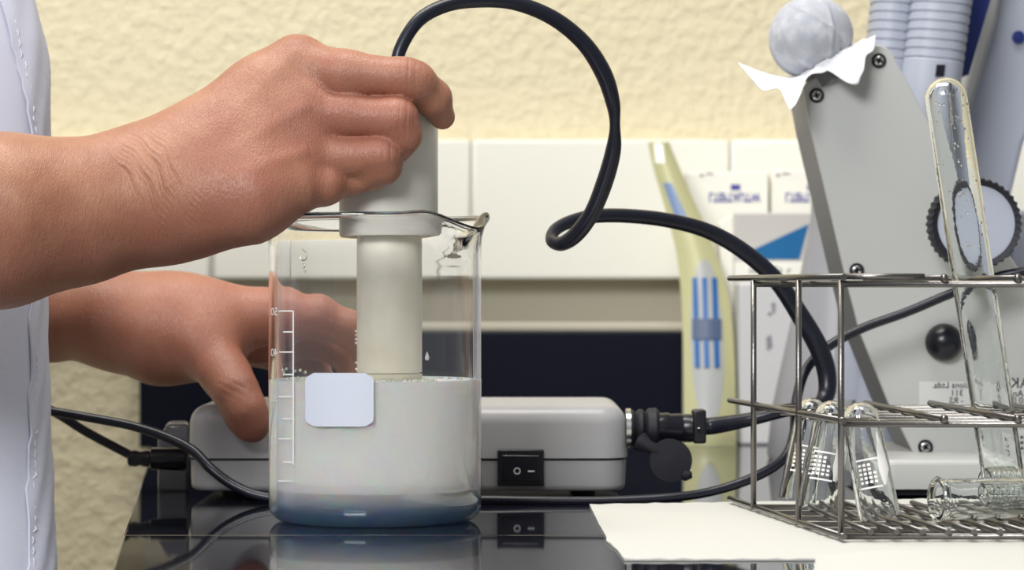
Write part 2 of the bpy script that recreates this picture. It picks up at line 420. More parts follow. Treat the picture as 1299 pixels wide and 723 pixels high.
# ------------------------------------------------------------------ cables
def pts(seq): return [P(*q[:3]) for q in seq]
def rads(seq): return [q[3] * S(q[2]) for q in seq]
ca = [(500, 128, 0, 8.5), (502, 95, 0, 8.5), (508, 62, .002, 8.5), (530, 27, .006, 8.8), (562, 8, .01, 9), (600, 1, .014, 9.2), (650, 3, .018, 9.6), (700, 22, .022, 10), (740, 54, .026, 10.5),
      (765, 92, .03, 11), (777, 128, .033, 9.5), (780, 158, .036, 6.8), (778, 190, .04, 10), (768, 228, .045, 11), (752, 268, .05, 10.5), (732, 296, .056, 10.5), (713, 309, .062, 9.5), (700, 305, .068, 8),
      (704, 292, .075, 8), (724, 281, .082, 8.5), (756, 274, .09, 9), (800, 274, .1, 9.2), (850, 280, .11, 9.5), (900, 294, .12, 10), (945, 320, .125, 10.5), (985, 356, .13, 11), (1015, 400, .135, 12),
      (1038, 440, .135, 12.5), (1049, 475, .135, 12), (1047, 503, .132, 11), (1030, 518, .125, 9), (1000, 520, .12, 8.5), (960, 530, .12, 8.5), (930, 536, .125, 10), (905, 540, .13, 11), (893, 541, .13, 11)]
mc = B().tube(pts(ca), rads(ca), 16, sub=8).build('mixer_cable', M['cable'])
tag(mc, 'thick black cable arching from the mixer and coiling round to the power box plug', 'cable')
cb = [(1345, 343, .15, 6), (1299, 345, .15, 6), (1262, 352, .152, 6), (1205, 373, .15, 6), (1150, 396, .15, 6), (1095, 416, .15, 6), (1050, 440, .148, 6.5), (1022, 470, .14, 6.5), (1010, 510, .13, 6.5), (1007, 552, .12, 6.5), (992, 583, .11, 6.5),
      (955, 606, .10, 6.5), (900, 624, .095, 6), (840, 632, .09, 6), (760, 635.5, .088, 6), (680, 635, .088, 6), (600, 634, .088, 6), (480, 634, .088, 6), (380, 634, .088, 6), (330, 629, .09, 6.5), (295, 615, .092, 6.5), (268, 595, .094, 6.5), (245, 572, .098, 6.5),
      (215, 556, .10, 6.5), (170, 541, .10, 6), (120, 531, .10, 6), (60, 521, .10, 6), (-30, 508, .1, 6)]
pc = B().tube(pts(cb), rads(cb), 12, sub=8).build('thin_cable', M['cable'])
tag(pc, 'thin black cord running behind the beaker and curving up to the grey instrument', 'cable')
pl = empty('cord_plug', P(205, 580, .15))
B().tube(pts([(-30, 480, .14), (60, 518, .14), (110, 548, .145), (165, 577, .15)]), [6 * S(.14)] * 4, 12, sub=8).build('cord', M['cable'], pl)
q = [P(x, 581 + (x - 165) * .02, .15) for x in (162, 164, 172, 178, 184, 190, 192, 234, 238)]
B().tube(q, [r * S(.15) for r in (7, 10, 11, 9, 11, 11, 14, 15, 13)], 16).build('plug_body', M['black'], pl)
tag(pl, 'black moulded plug on a cord entering the end of the power box near the coat', 'plug')

# ------------------------------------------------------------------ power box
YB = .12
pb = empty('power_box', (PX(516, YB), .17, 0))
x0, x1 = PX(236, YB), PX(797, YB)
zs = PZ(583, YB)
def rbox(x0, x1, y0, y1, z0, z1, r, rz, up=True, n=8):
    """box with round corners in plan and one rounded rim (top if up)"""
    def ring(ins, z):
        v = []
        for cx_, cy_, a0 in ((x1 - r, y0 + r, -90), (x1 - r, y1 - r, 0), (x0 + r, y1 - r, 90), (x0 + r, y0 + r, 180)):
            for k in range(n + 1):
                a = math.radians(a0 + 90 * k / n); v.append((cx_ + (r - ins) * math.cos(a), cy_ + (r - ins) * math.sin(a), z))
        return v
    rings = [ring(.0, z0)]
    for k in range(0, 9):
        a = k / 8 * PI / 2; rings.append(ring(.0004 + rz * .95 * (1 - math.cos(a)), z1 - rz + rz * math.sin(a)))
    if not up: rings = [[(x, y, z0 + z1 - z) for x, y, z in rg] for rg in rings]
    b = B(); N = len(rings[0]); v = [p for rg in rings for p in rg]
    f = [(i * N + k, i * N + (k + 1) % N, (i + 1) * N + (k + 1) % N, (i + 1) * N + k) for i in range(len(rings) - 1) for k in range(N)]
    f += [tuple(range(N))[::-1], tuple((len(rings) - 1) * N + k for k in range(N))]
    return b.add(v, f)
ztop = .0435
rbox(x0, x1, YB, YB + .105, zs + .0006, ztop, .013, .009).build('upper_shell', M['box_grey'], pb)
rbox(x0 + .0006, x1 - .0006, YB + .0006, YB + .1044, .0035, zs - .0006, .013, .003, up=False).build('lower_shell', M['box_grey'], pb)
rbox(x0 + .0012, x1 - .0012, YB + .0012, YB + .1038, zs - .001, zs + .001, .012, .0005).build('seam', M['black_matte'], pb)
for fx in (x0 + .02, x1 - .02):
    for fy in (YB + .018, YB + .088):
        B().lathe([(.0001, 0), (.005, 0), (.0055, .0036), (.0001, .0036)], (fx, fy, 0), 20).build('foot', M['black_matte'], pb)
B().prism([(PX(631, YB), PZ(570, YB)), (PX(690, YB), PZ(570, YB)), (PX(690, YB), PZ(616, YB)), (PX(631, YB), PZ(616, YB))], YB - .0032, YB + .002).build('switch_frame', M['black'], pb, bevel=.0006)
sw = [p for p in pb.children if p.name.startswith('switch_frame')][0]
rk = B().add([(PX(636, YB), YB - .003, PZ(576, YB)), (PX(685, YB), YB - .003, PZ(576, YB)), (PX(685, YB), YB - .003, PZ(611, YB)), (PX(636, YB), YB - .003, PZ(611, YB)),
              (PX(637, YB), YB - .0042, PZ(577, YB)), (PX(684, YB), YB - .0058, PZ(577, YB)), (PX(684, YB), YB - .0058, PZ(610, YB)), (PX(637, YB), YB - .0042, PZ(610, YB))],
             [(0, 1, 2, 3), (4, 7, 6, 5), (0, 4, 5, 1), (1, 5, 6, 2), (2, 6, 7, 3), (3, 7, 4, 0)]).build('rocker', M['black'], sw, bevel=.0005)
B().lathe([(.0011, -.0002), (.0016, -.0002), (.0016, .0002), (.0011, .0002)], (PX(656, YB), YB - .0049, PZ(596.5, YB)), 24, axis=(.07, -1, 0), closed=True).build('off_mark', M['print_white'], sw)
B().box(PX(669.5, YB), PX(678, YB), YB - .0058, YB - .0054, PZ(597.6, YB), PZ(595.8, YB)).build('on_mark', M['print_white'], sw)
tag(pb, 'grey plastic power box with black rocker switch behind the beaker', 'power supply')
# connector
cn = empty('cable_connector', P(845, 541, .13))
ax = (1, 0, 0); yc = .132; zc_ = PZ(543, yc); c0 = (PX(797, yc), yc, zc_)
s_ = S(yc)
cn_prof = lambda L: [(r * s_, (x - 797) * s_) for r, x in L]
B().lathe(cn_prof([(.1, 794), (25, 794), (25, 800), (.1, 800)]), c0, 40, axis=ax).build('flange', M['screw'], cn)
B().lathe(cn_prof([(.1, 799), (21, 799), (23, 803), (20, 806), (24, 810), (24, 815), (20, 818), (25, 822), (26, 832), (22, 836), (.1, 836)]), c0, 40, axis=ax).build('lock_collar', M['black_matte'], cn)
B().lathe(cn_prof([(.1, 834), (19, 834), (19.5, 848), (18, 850), (18.5, 864), (17, 866), (18, 868), (18, 878), (.1, 878)]), c0, 40, axis=ax).build('barrel', M['black'], cn)
B().box(PX(878, yc), PX(895, yc), yc - 17 * s_, yc + 17 * s_, zc_ - 19 * s_, zc_ + 24 * s_).build('cable_clamp', M['black'], cn, bevel=.0012)
cl = [p for p in cn.children if p.name.startswith('cable_clamp')][0]
def screw(x, y, Y, r, parent, name='screw'):
    c = (PX(x, Y), Y, PZ(y, Y)); k = S(Y); r = r * .86
    if parent is not None: B().lathe([(r * k, -.0008), (r * 1.3 * k, -.0008), (r * 1.3 * k, .0002), (r * k, .0002)], c, 28, axis=(0, -1, 0), closed=True).build('screw_recess', M['black_matte'], parent)
    s = B().lathe([(.0001, .0006), (r * .5 * k, .0013), (r * .85 * k, .0008), (r * k, -.0004), (r * k, -.0012), (.0001, -.0012)][::-1], c, 24, axis=(0, -1, 0)).build(name, M['screw'], parent)
    b = B(); a = random.uniform(0, 1.5)
    for t in (0, PI / 2):
        u = np.array([math.cos(a + t), 0, math.sin(a + t)]); v_ = np.array([-math.sin(a + t), 0, math.cos(a + t)])
        cc = np.array(c) + np.array([0, -.0011, 0]); L = r * .62 * k; W = r * .14 * k
        q = [cc + u * i * L + v_ * j * W + np.array([0, dy, 0]) for dy in (-.0003, .0003) for i in (-1, 1) for j in (-1, 1)]
        b.add(q, [(0, 1, 3, 2), (4, 6, 7, 5), (0, 4, 5, 1), (2, 3, 7, 6), (0, 2, 6, 4), (1, 5, 7, 3)])
    return s, b
s, b = screw(887, 545, yc - 18 * s_, 4.2, None)
s.parent = cn; s.matrix_parent_inverse = Matrix.Translation(-Vector(cn.location)); b.build('cross_slot', M['black'], s)
B().lathe([(.0001, -.002), (25 * s_, -.002), (27 * s_, -.001), (27 * s_, .0025), (.0001, .003)], (PX(850, .118), .118, PZ(584, .118)), 40, axis=(.15, -1, 0)).build('dust_cap', M['black_matte'], cn)
dc = [p for p in cn.children if p.name.startswith('dust_cap')][0]
B().tube(pts([(866, 600, .118), (872, 604, .118), (874, 608, .118)]), [7 * s_, 8 * s_, 5 * s_], 10).build('pull_tab', M['black_matte'], dc)
B().tube(pts([(812, 560, .118), (822, 566, .116), (834, 572, .117)]), [13 * s_, 8 * s_, 8 * s_], 10).build('cap_strap', M['black_matte'], dc)
tag(cn, 'black round screw connector with hanging dust cap on the end of the power box', 'connector')
# small grey case behind the box, at its left end
gc = B().add(*(lambda: ([P(200, 625, .17), P(240, 625, .17), P(240, 537, .17), P(212, 537, .17), P(200, 560, .17)] + [P(202, 600, .26), P(240, 600, .26), P(240, 534, .26), P(214, 534, .26), P(202, 556, .26)],
      [(0, 1, 2, 3, 4), (9, 8, 7, 6, 5), (0, 5, 6, 1), (1, 6, 7, 2), (2, 7, 8, 3), (3, 8, 9, 4), (4, 9, 5, 0)]))())
tag(gc.build('metal_case', mat('glossy_grey_enamel', srgb(120,120,124), .15), bevel=.002), 'small shiny grey case just behind the left end of the power box', 'case')

# ------------------------------------------------------------------ wire rack
YF, YM, YK = -.11, -.045, .033         # front, middle and back of the rack's left end
rk_ = empty('wire_test_tube_rack', (.2, -.04, .0))
RW = .00118
sh = .0
XF, XK = PX(1067, YF), PX(956, YK)
XR = .315
def xs(Y): return XF + (Y - YF) / (YK - YF) * (XK - XF)
def rod(a, b_, r=RW, name='wire', n=8): return B().tube([a, b_], r, n).build(name, M['steel'], rk_)
Z0, Z1, Z2 = .0030, PZ(537, YF), .1006
for Y in (YF, YM, YK):                                   # posts of the left end, and two further right ones
    rod((xs(Y), Y, .002), (xs(Y), Y, Z2 + .001), .00128, 'post')
for Z in (Z0 - .001, Z1, Z2 + .0008):                    # left side rails stick out at the back
    rod((xs(YF - .004), YF - .004, Z + RW), (xs(YK + .045), YK + .048, Z + RW), RW * 1.1, 'side_rail')
for Z in (Z0, Z1 - .0003, Z2 - .0007):                   # long rails: front, back
    for Y in (YF, YK):
        rod((xs(Y) - (.0 if Y == YF else .0), Y, Z), (XR, Y, Z), RW * 1.1, 'long_rail')
rod((xs(YF) + .0, YF, Z2 + .0022), (xs(YF) + .012 + .02, YF, Z2 + .0022), RW, 'long_rail')
for i in range(1, 6):                                    # shelf wires left to right
    Y = YF + (YK - YF) * i / 6
    rod((xs(Y), Y, Z1 - .0003), (XR, Y, Z1 - .0003), RW * .85, 'shelf_wire')
    if i in (2, 4): rod((xs(Y), Y, Z2 - .0006), (XR, Y, Z2 - .0006), RW * .85, 'shelf_wire')
k = 0; x = PX(1104, YF)
while x < XR:                                            # floor wires front to back
    rod((x, YF - .0022, Z0 + .0018), (x - .013, YK + .002, Z0 + .0018), RW * 1.05, 'floor_wire'); x += .0099; k += 1
for i in (1, 2, 3, 4): 
    Y = YF + (YK - YF) * i / 5
    rod((xs(Y), Y, Z0 - .0002), (XR, Y, Z0 - .0002), RW * .9, 'floor_wire')
x = PX(1197, YF)
while x < XR:
    for Z in (Z1 + .0018, Z2 + .0015):
        rod((x, YF - .0025, Z), (x - .012, YK + .003, Z), RW * 1.05, 'cross_wire')
        B().lathe([(.0001, -.0018), (.0013, -.0013), (.0017, 0), (.0013, .0013), (.0001, .0018)], (x, YF - .0015, Z), 12).build('weld_bead', M['steel'], rk_)
    x += .0282
tag(rk_, 'steel wire test tube rack standing on white paper beside the grey instrument', 'rack')

# ------------------------------------------------------------------ glass tubes in the rack
def frame(ax):
    ax = np.array(ax, float); return ax / np.linalg.norm(ax)
def test_tube(name, top, bot, r, t, parent=None, m=None, taper=1.0, lip=False, n=40):
    """closed round end at top, open end at bot; returns one closed glass wall"""
    top = np.array(top); bot = np.array(bot); L = np.linalg.norm(top - bot); a = frame(top - bot)
    rt = r * taper; prof = []
    if lip: prof += [(r - t, 0), (r + .0006, -.0002), (r + .0010, .0006), (r + .0004, .0018), (r, .0024)]
    else: prof += [(r - t, 0), (r, 0)]
    for h in np.linspace(.006, L - rt, 10): prof.append((r + (rt - r) * h / (L - rt), h))
    for k in range(1, 9):
        q = k / 8 * PI / 2; prof.append((max(rt * math.cos(q), .00005), L - rt + rt * math.sin(q)))
    ri = rt - t
    for k in range(8, 0, -1):
        q = k / 8 * PI / 2; prof.append((max(ri * math.cos(q), .00005), L - rt + ri * math.sin(q)))
    for h in np.linspace(L - rt, .006, 10): prof.append((r + (rt - r) * h / (L - rt) - t, h))
    return B().lathe(prof, bot, n, axis=a, closed=True).build(name, m or M['glass_thin'], parent)
tt = empty('test_tube', P(1278, 655, -.03))
tb, te = P(1196, 98, -.035), P(1279, 655, -.035); te[2] = .0068
test_tube('tube_wall', tb, te, 27 * S(-.035), .0011, tt, M['glass_thin'], lip=True)
for k in range(60):
    u = random.random() ** 1.4 * .75; a = random.gauss(-PI / 2, .5); rr = 25.6 * S(-.035)
    ax = frame(te - tb); c = tb + (te - tb) * (.03 + u * .5) + np.array([math.cos(a) * rr, math.sin(a) * rr, 0]); r = random.uniform(.0002, .0007)
    bb = B(); ico(c, r, bb)
    if k == 0: drops = bb
    else: drops.add(bb.v, bb.f)
dd = drops.build('water_drops', M['glass'], tt, weld=False); dd['kind'] = 'stuff'
tag(tt, 'tall clear test tube standing upside down in the wire rack', 'test tube')
def printed(parent, top, bot, r, taper, side, Yc):
    """white print on the side of a short tube that faces the lens"""
    a = frame(top - bot); L = np.linalg.norm(top - bot)
    u = np.array([0, -1.0, 0]); u = frame(u - a * u.dot(a)); v = np.cross(a, u)
    def on(ang, h, off=.00005):
        rr = r + (r * taper - r) * h / (L - r * taper) + off
        return bot + a * h + (u * math.cos(ang) + v * math.sin(ang)) * rr
    def patch(poly, name):
        # poly: list of (ang0, ang1, h) rows
        vs = []; fs = []; N = 8
        for off in (.00005, .00015):
            for a0, a1, h in poly:
                for i in range(N + 1): vs.append(on(a0 + (a1 - a0) * i / N, h, off))
        R_ = len(poly); W = N + 1
        for l in (0, 1):
            for j in range(R_ - 1):
                for i in range(N): q = l * R_ * W + j * W + i; fs.append((q, q + 1, q + W + 1, q + W))
        B().add(vs, fs).build(name, M['print_white'], parent)
    patch([(-.8, .35, .0115), (-.8, .35, .0122)], 'print_line'); patch([(-.8, .35, .0225), (-.8, .35, .0232)], 'print_line')
    for j in range(4):
        for i in range(5):
            a0 = -.72 + j * .24
            if j == 3 and i > 2: continue
            patch([(a0, a0 + .15, .0135 + i * .0017), (a0, a0 + .15, .0145 + i * .0017)], 'print_mark')
    patch([(.42, .55, .012), (.3, .95, .018), (.35, .9, .024), (.5, .7, .030), (.58, .62, .033)], 'writing_patch')
specs = [((1033, 505, .005), (1010, 652, .0), 23, .88, 'short tapered glass tube in the rack, furthest back of the leaning group'),
         ((1060, 508, -.045), (1037, 660, -.05), 27, .88, 'short tapered glass tube leaning between its two neighbours in the rack'),
         ((1088, 510, -.085), (1116, 668, -.092), 27, .88, 'short tapered glass tube leaning apart at the rack corner with white print')]
for (tp, bt, r, tap, lab) in specs:
    t3 = empty('glass_tube', P(*bt)); a_, b_ = P(*tp), P(*bt); b_[2] = .0070 + .0015
    test_tube('tube_wall', a_, b_, r * S(bt[2]), .0010, t3, M['glass_thin'], taper=tap)
    printed(t3, a_, b_, r * S(bt[2]), tap, 1, bt[2])
    tag(t3, lab, 'test tube', 'short tapered tubes standing upside down')
def lying(xa, xb, y, Y, r, lab, ribs):
    t3 = empty('lying_tube', P(xa, y, Y)); rr = r * S(Y); z = .0061 + rr + .0006
    a_ = np.array([PX(xb, Y), Y + .01, z]); b_ = np.array([PX(xa, Y), Y - .004, z])
    test_tube('tube_wall', a_, b_, rr, .0011, t3, M['glass_thin'], lip=not ribs)
    if ribs:
        ax_ = frame(a_ - b_)
        for k in range(6):
            B().lathe([(rr + .0001 + .0005 * math.cos(q), .0005 * math.sin(q)) for q in np.linspace(0, 2 * PI, 9)[:-1]], b_ + ax_ * (.0015 + k * .0022), 32, axis=ax_, closed=True).build('thread_ring', M['glass_thin'], t3)
    tag(t3, lab, 'test tube')
lying(1186, 1350, 640, -.075, 26, 'clear tube lying on the rack floor with its open mouth beside the tapered tubes', False)
lying(1248, 1420, 640, -.028, 27, 'clear tube with ribbed neck lying on the rack floor at the photo edge', True)

# ------------------------------------------------------------------ paper sheets
def sheet(name, left, front, back, right, z, lab, wav):
    v = []; f = []; nx, ny = 90, 30
    for lay in (0, 1):
        for j in range(ny + 1):
            for i in range(nx + 1):
                u, t = i / nx, j / ny
                xl_ = np.interp(t, *zip(*left)); X = xl_ + (right - xl_) * u
                y0 = front(u); y1 = back(u); Y = y0 + (y1 - y0) * t
                h = z + .0002 + wav(X, Y, t)
                v.append((X, Y, h + (.0007 if lay else 0) + (.00025 * math.sin(X * 900 + Y * 300) * math.sin(Y * 700) if lay else 0)))
    W = nx + 1; L = W * (ny + 1)
    for lay in (0, 1):
        for j in range(ny):
            for i in range(nx): q = lay * L + j * W + i; f.append((q, q + 1, q + W + 1, q + W))
    rim = [i for i in range(W)] + [j * W + nx for j in range(1, ny + 1)] + [ny * W + i for i in range(nx - 1, -1, -1)] + [j * W for j in range(ny - 1, 0, -1)]
    for a, b_ in zip(rim, rim[1:] + rim[:1]): f.append((a, b_, b_ + L, a + L))
    return tag(B().add(v, f).build(name, M['paper']), lab, 'paper')
yfr = F * CAMZ / (712 - 361.5) - 1.2
sheet('paper_sheet', [(0, PX(792, yfr)), (.15, PX(783, -.14)), (.3, PX(770, -.11)), (.35, PX(771, -.1)), (.6, PX(760, -.03)), (1, PX(748, .077))],
      lambda u: yfr + .0006 * math.sin(u * 260) + .003 * math.sin(u * 7) * u, lambda u: .077 + .05 * min(1, u * 1.6), .42, 0,
      'white absorbent paper sheet lying under the wire rack', lambda X, Y, t: .0)
sheet('folded_paper', [(0, PX(1010, -.33)), (1, PX(1040, -.2))],
      lambda u: -.36, lambda u: F * CAMZ / (714 - 361.5) - 1.2 - .004 + .004 * math.sin(u * 9), .42, .0012,
      'second white paper sheet with a wavy edge in front of the rack sheet', lambda X, Y, t: (.0014 + .0012 * math.sin(X * 55)) * t * t)

# ------------------------------------------------------------------ grey instrument
YI = .18
ins = empty('bench_instrument', (PX(1200, YI), .22, 0))
def poly(L, Y): return [(PX(x, Y), PZ(y, Y)) for x, y in L]
face = [(1018.5, 112), (1024, 104), (1098, 62), (1108, 57), (1118, 57), (1126, 61), (1133, 70), (1167, 134), (1232, 252), (1300, 352), (1420, 420), (1420, 583), (1163, 583), (1126, 510), (1090, 420), (1071, 346), (1058, 290), (1027, 159)]
B().prism(poly(face, YI), YI, YI + .004).build('front_panel', M['machine'], ins, bevel=.0009)
inner = [(1022, 116), (1028, 108), (1110, 61), (1126, 66), (1164, 136), (1230, 254), (1298, 354), (1416, 424), (1416, 581), (1166, 581), (1129, 510), (1093, 420), (1074, 346), (1061, 290), (1030, 160)]
B().prism(poly(inner, YI), YI + .003, YI + .078).build('housing', M['machine_side'], ins, bevel=.001)
ifront = [c for c in ins.children if c.name.startswith('front_panel')][0]
for x, y in ((1036, 121), (1115, 77), (1087, 343), (1174, 567)):
    s, b = screw(x, y, YI - .0004, 8.5, ins); b.build('cross_slot', M['black'], s)
# sticker strip on the side and rating label
B().prism(poly([(1166, 484), (1420, 484), (1420, 519), (1166, 519)], YI), YI - .0002, YI + .0005).build('rating_label', M['label'], ins)
B().prism(poly([(1283, 545), (1420, 545), (1420, 583), (1283, 583)], YI), YI - .0002, YI + .0005).build('rating_label', M['label'], ins)
rl = [c for c in ins.children if c.name.startswith('rating_label')][0]
def mirrored(txt, px_right, py_base, size_px, Y, parent, m, flipz=1, dirx=-1):
    """lettering that reads from its right end to its left, as the photograph shows it"""
    k = S(Y)
    return text_obj(txt, size_px * k, m, parent, lambda x, y, z: (PX(px_right, Y) + dirx * x, Y - .0004 - z, PZ(py_base, Y) + y * flipz))
mirrored('tions Ltda.', 1229, 492, 11, YI, rl, M['ink_black']); mirrored('311', 1222, 502, 11, YI, rl, M['ink_black']); mirrored('- RS', 1222, 511.5, 11, YI, rl, M['ink_black'])
mirrored('AK', 1306, 492, 19, YI, rl, M['ink_black']); mirrored('s An', 1306, 503, 12, YI, rl, M['ink_black']); mirrored('20.0', 1304, 512, 12, YI, rl, M['ink_black'])
for j in range(4):
    for i in range(3):
        B().prism(poly([(1294 + i * 7, 553 + j * 7), (1298 + i * 7, 553 + j * 7), (1298 + i * 7, 556 + j * 7), (1294 + i * 7, 556 + j * 7)], YI), YI - .0004, YI).build('printed_mark', M['ink_black'], rl)
# side sticker
# black push ball
B().lathe([(.0001, -.001), (23 * S(YI), -.001), (24 * S(YI), .001)] + [(24 * S(YI) * math.cos(a), .001 + .009 * math.sin(a)) for a in np.linspace(.15, PI / 2 - .02, 8)], (PX(1197, YI), YI, PZ(434, YI)), 40, axis=(0, -1, 0)).build('round_button', M['black'], ins)
# knurled knob
def knob():
    Yk = .15; k = S(Yk); v = []; f = []; n = 160; c = (PX(1237, Yk), PZ(284, Yk))
    prof = [(48.5, .0), (49.5, -.004), (56, -.005), (58, -.002), (58, .010), (46, .012)]
    for r, dy in prof:
        for i in range(n):
            a = 2 * PI * i / n; rr = r + (1.3 * math.cos(a * 40) if r > 50 else 0)
            v.append((c[0] + rr * k * math.cos(a), Yk + dy, c[1] + rr * k * math.sin(a)))
    M_ = len(prof)
    for j in range(M_):
        for i in range(n): f.append((j * n + i, j * n + (i + 1) % n, ((j + 1) % M_) * n + (i + 1) % n, ((j + 1) % M_) * n + i))
    kn = B().add(v, f).build('knurled_knob', M['black_matte'], ins)
    B().lathe([(.0001, .003), (49 * k, .003), (49 * k, -.006), (.0001, -.006)][::-1], (c[0], Yk, c[1]), 64, axis=(0, -1, 0)).build('knob_face', M['machine_blue'], kn)
    B().lathe([(.0001, 0), (.009, 0), (.009, .03), (.0001, .03)], (c[0], Yk + .004, c[1]), 24, axis=(0, 1, 0)).build('shaft', M['screw'], kn)
knob()
bs = rbox(PX(1119, .12), PX(1460, .12), .12, .272, .0045, PZ(583, .12), .006, .003)
bs.build('base', M['machine'], ins)
B().box(PX(1128, .12), PX(1455, .12), .124, .268, .0012, .0046).build('rubber_foot', M['black_matte'], ins, bevel=.0005)
tag(ins, 'slanted light grey laboratory instrument with corner screws behind the rack', 'instrument')

# second instrument: blue-grey leaning housing
Y2 = .36
i2 = empty('leaning_instrument', (PX(1290, Y2), Y2 + .03, 0))
B().prism(poly([(1254, -60), (1420, -60), (1400, 0), (1299, 182), (1284, 246), (1275, 345), (1300, 600), (1180, 600), (1190, 300), (1222, 105), (1240, 30)], Y2), Y2 + .001, Y2 + .08).build('housing', M['machine_blue'], i2, bevel=.003)
B().prism(poly([(1256, -60), (1276, -60), (1262, 30), (1236, 120), (1222, 170), (1212, 165), (1222, 105), (1240, 30)], Y2), Y2 - .006, Y2 + .002).build('edge_strip', M['machine'], i2, bevel=.003)
B().lathe([(.0001, -.001), (.0048 * .72, -.001), (.0048 * .72, .001), (.0001, .0012)], (PX(1292, Y2), Y2, PZ(47, Y2)), 28, axis=(0, -1, 0)).build('indicator_dot', M['navy'], i2)
B().box(PX(1285, Y2), PX(1420, Y2), Y2 - .05, Y2 + .05, .001, PZ(268, Y2)).build('lower_block', M['machine_blue'], i2, bevel=.003)
tag(i2, 'tall blue-grey leaning instrument housing with a round blue dot', 'instrument')
Y3 = .30
rg = empty('ribbed_holder', (PX(1160, Y3), Y3, 0))
# two ribbed rounded lobes leaning right-to-left
def lobe(xa, xb, ytop, ybot, lean, Y, r_y, name):
    v = []; f = []; n = 20; rows = []; y = ytop
    step = 11.6
    while y < ybot:
        for dy, g in ((0, 0), (.8, 1.0), (step - 3.2, 1.0), (step - 2.4, 0)):
            if name == 'ribbed_grip' or True: rows.append((y + dy, g if y < 68 else 1.0))
        y += step
    for (yy, g) in rows:
        cxp = (xa + xb) / 2 + lean * (100 - yy); hw = (xb - xa) / 2 - (1 - g) * 1.6
        for i in range(n):
            a = 2 * PI * i / n
            X = PX(cxp, Y) + hw * S(Y) * (abs(math.cos(a)) ** .7) * (1 if math.cos(a) >= 0 else -1)
            Yy = Y - (r_y - (1 - g) * .0008) * (abs(math.sin(a)) ** .8) * (1 if math.sin(a) >= 0 else -1)
            v.append((X, Yy, PZ(yy + (X - PX(cxp, Y)) / S(Y) * .09, Y)))
    R_ = len(rows)
    for j in range(R_ - 1):
        for i in range(n): f.append((j * n + i, j * n + (i + 1) % n, (j + 1) * n + (i + 1) % n, (j + 1) * n + i))
    f += [tuple(range(n))[::-1], tuple((R_ - 1) * n + i for i in range(n))]
    return B().add(v, f).build(name, M['machine_blue'], rg)
lobe(1140, 1218, -60, 560, .14, Y3, .02, 'ribbed_grip')
lobe(1095, 1150, -60, 500, .10, Y3 + .012, .02, 'ribbed_grip')
B().prism(poly([(1236, -60), (1262, -60), (1254, 0), (1226, 96), (1212, 100)], Y3 + .03), Y3 + .022, Y3 + .04).build('blue_spine', M['navy'], rg)
B().prism(poly([(1188, 82), (1199, 82), (1197, 97), (1186, 97)], Y3 - .02), Y3 - .0206, Y3 - .017).build('slot', M['black'], rg)
tag(rg, 'blue-grey ribbed holder with a dark slot standing behind the grey instrument', 'holder')

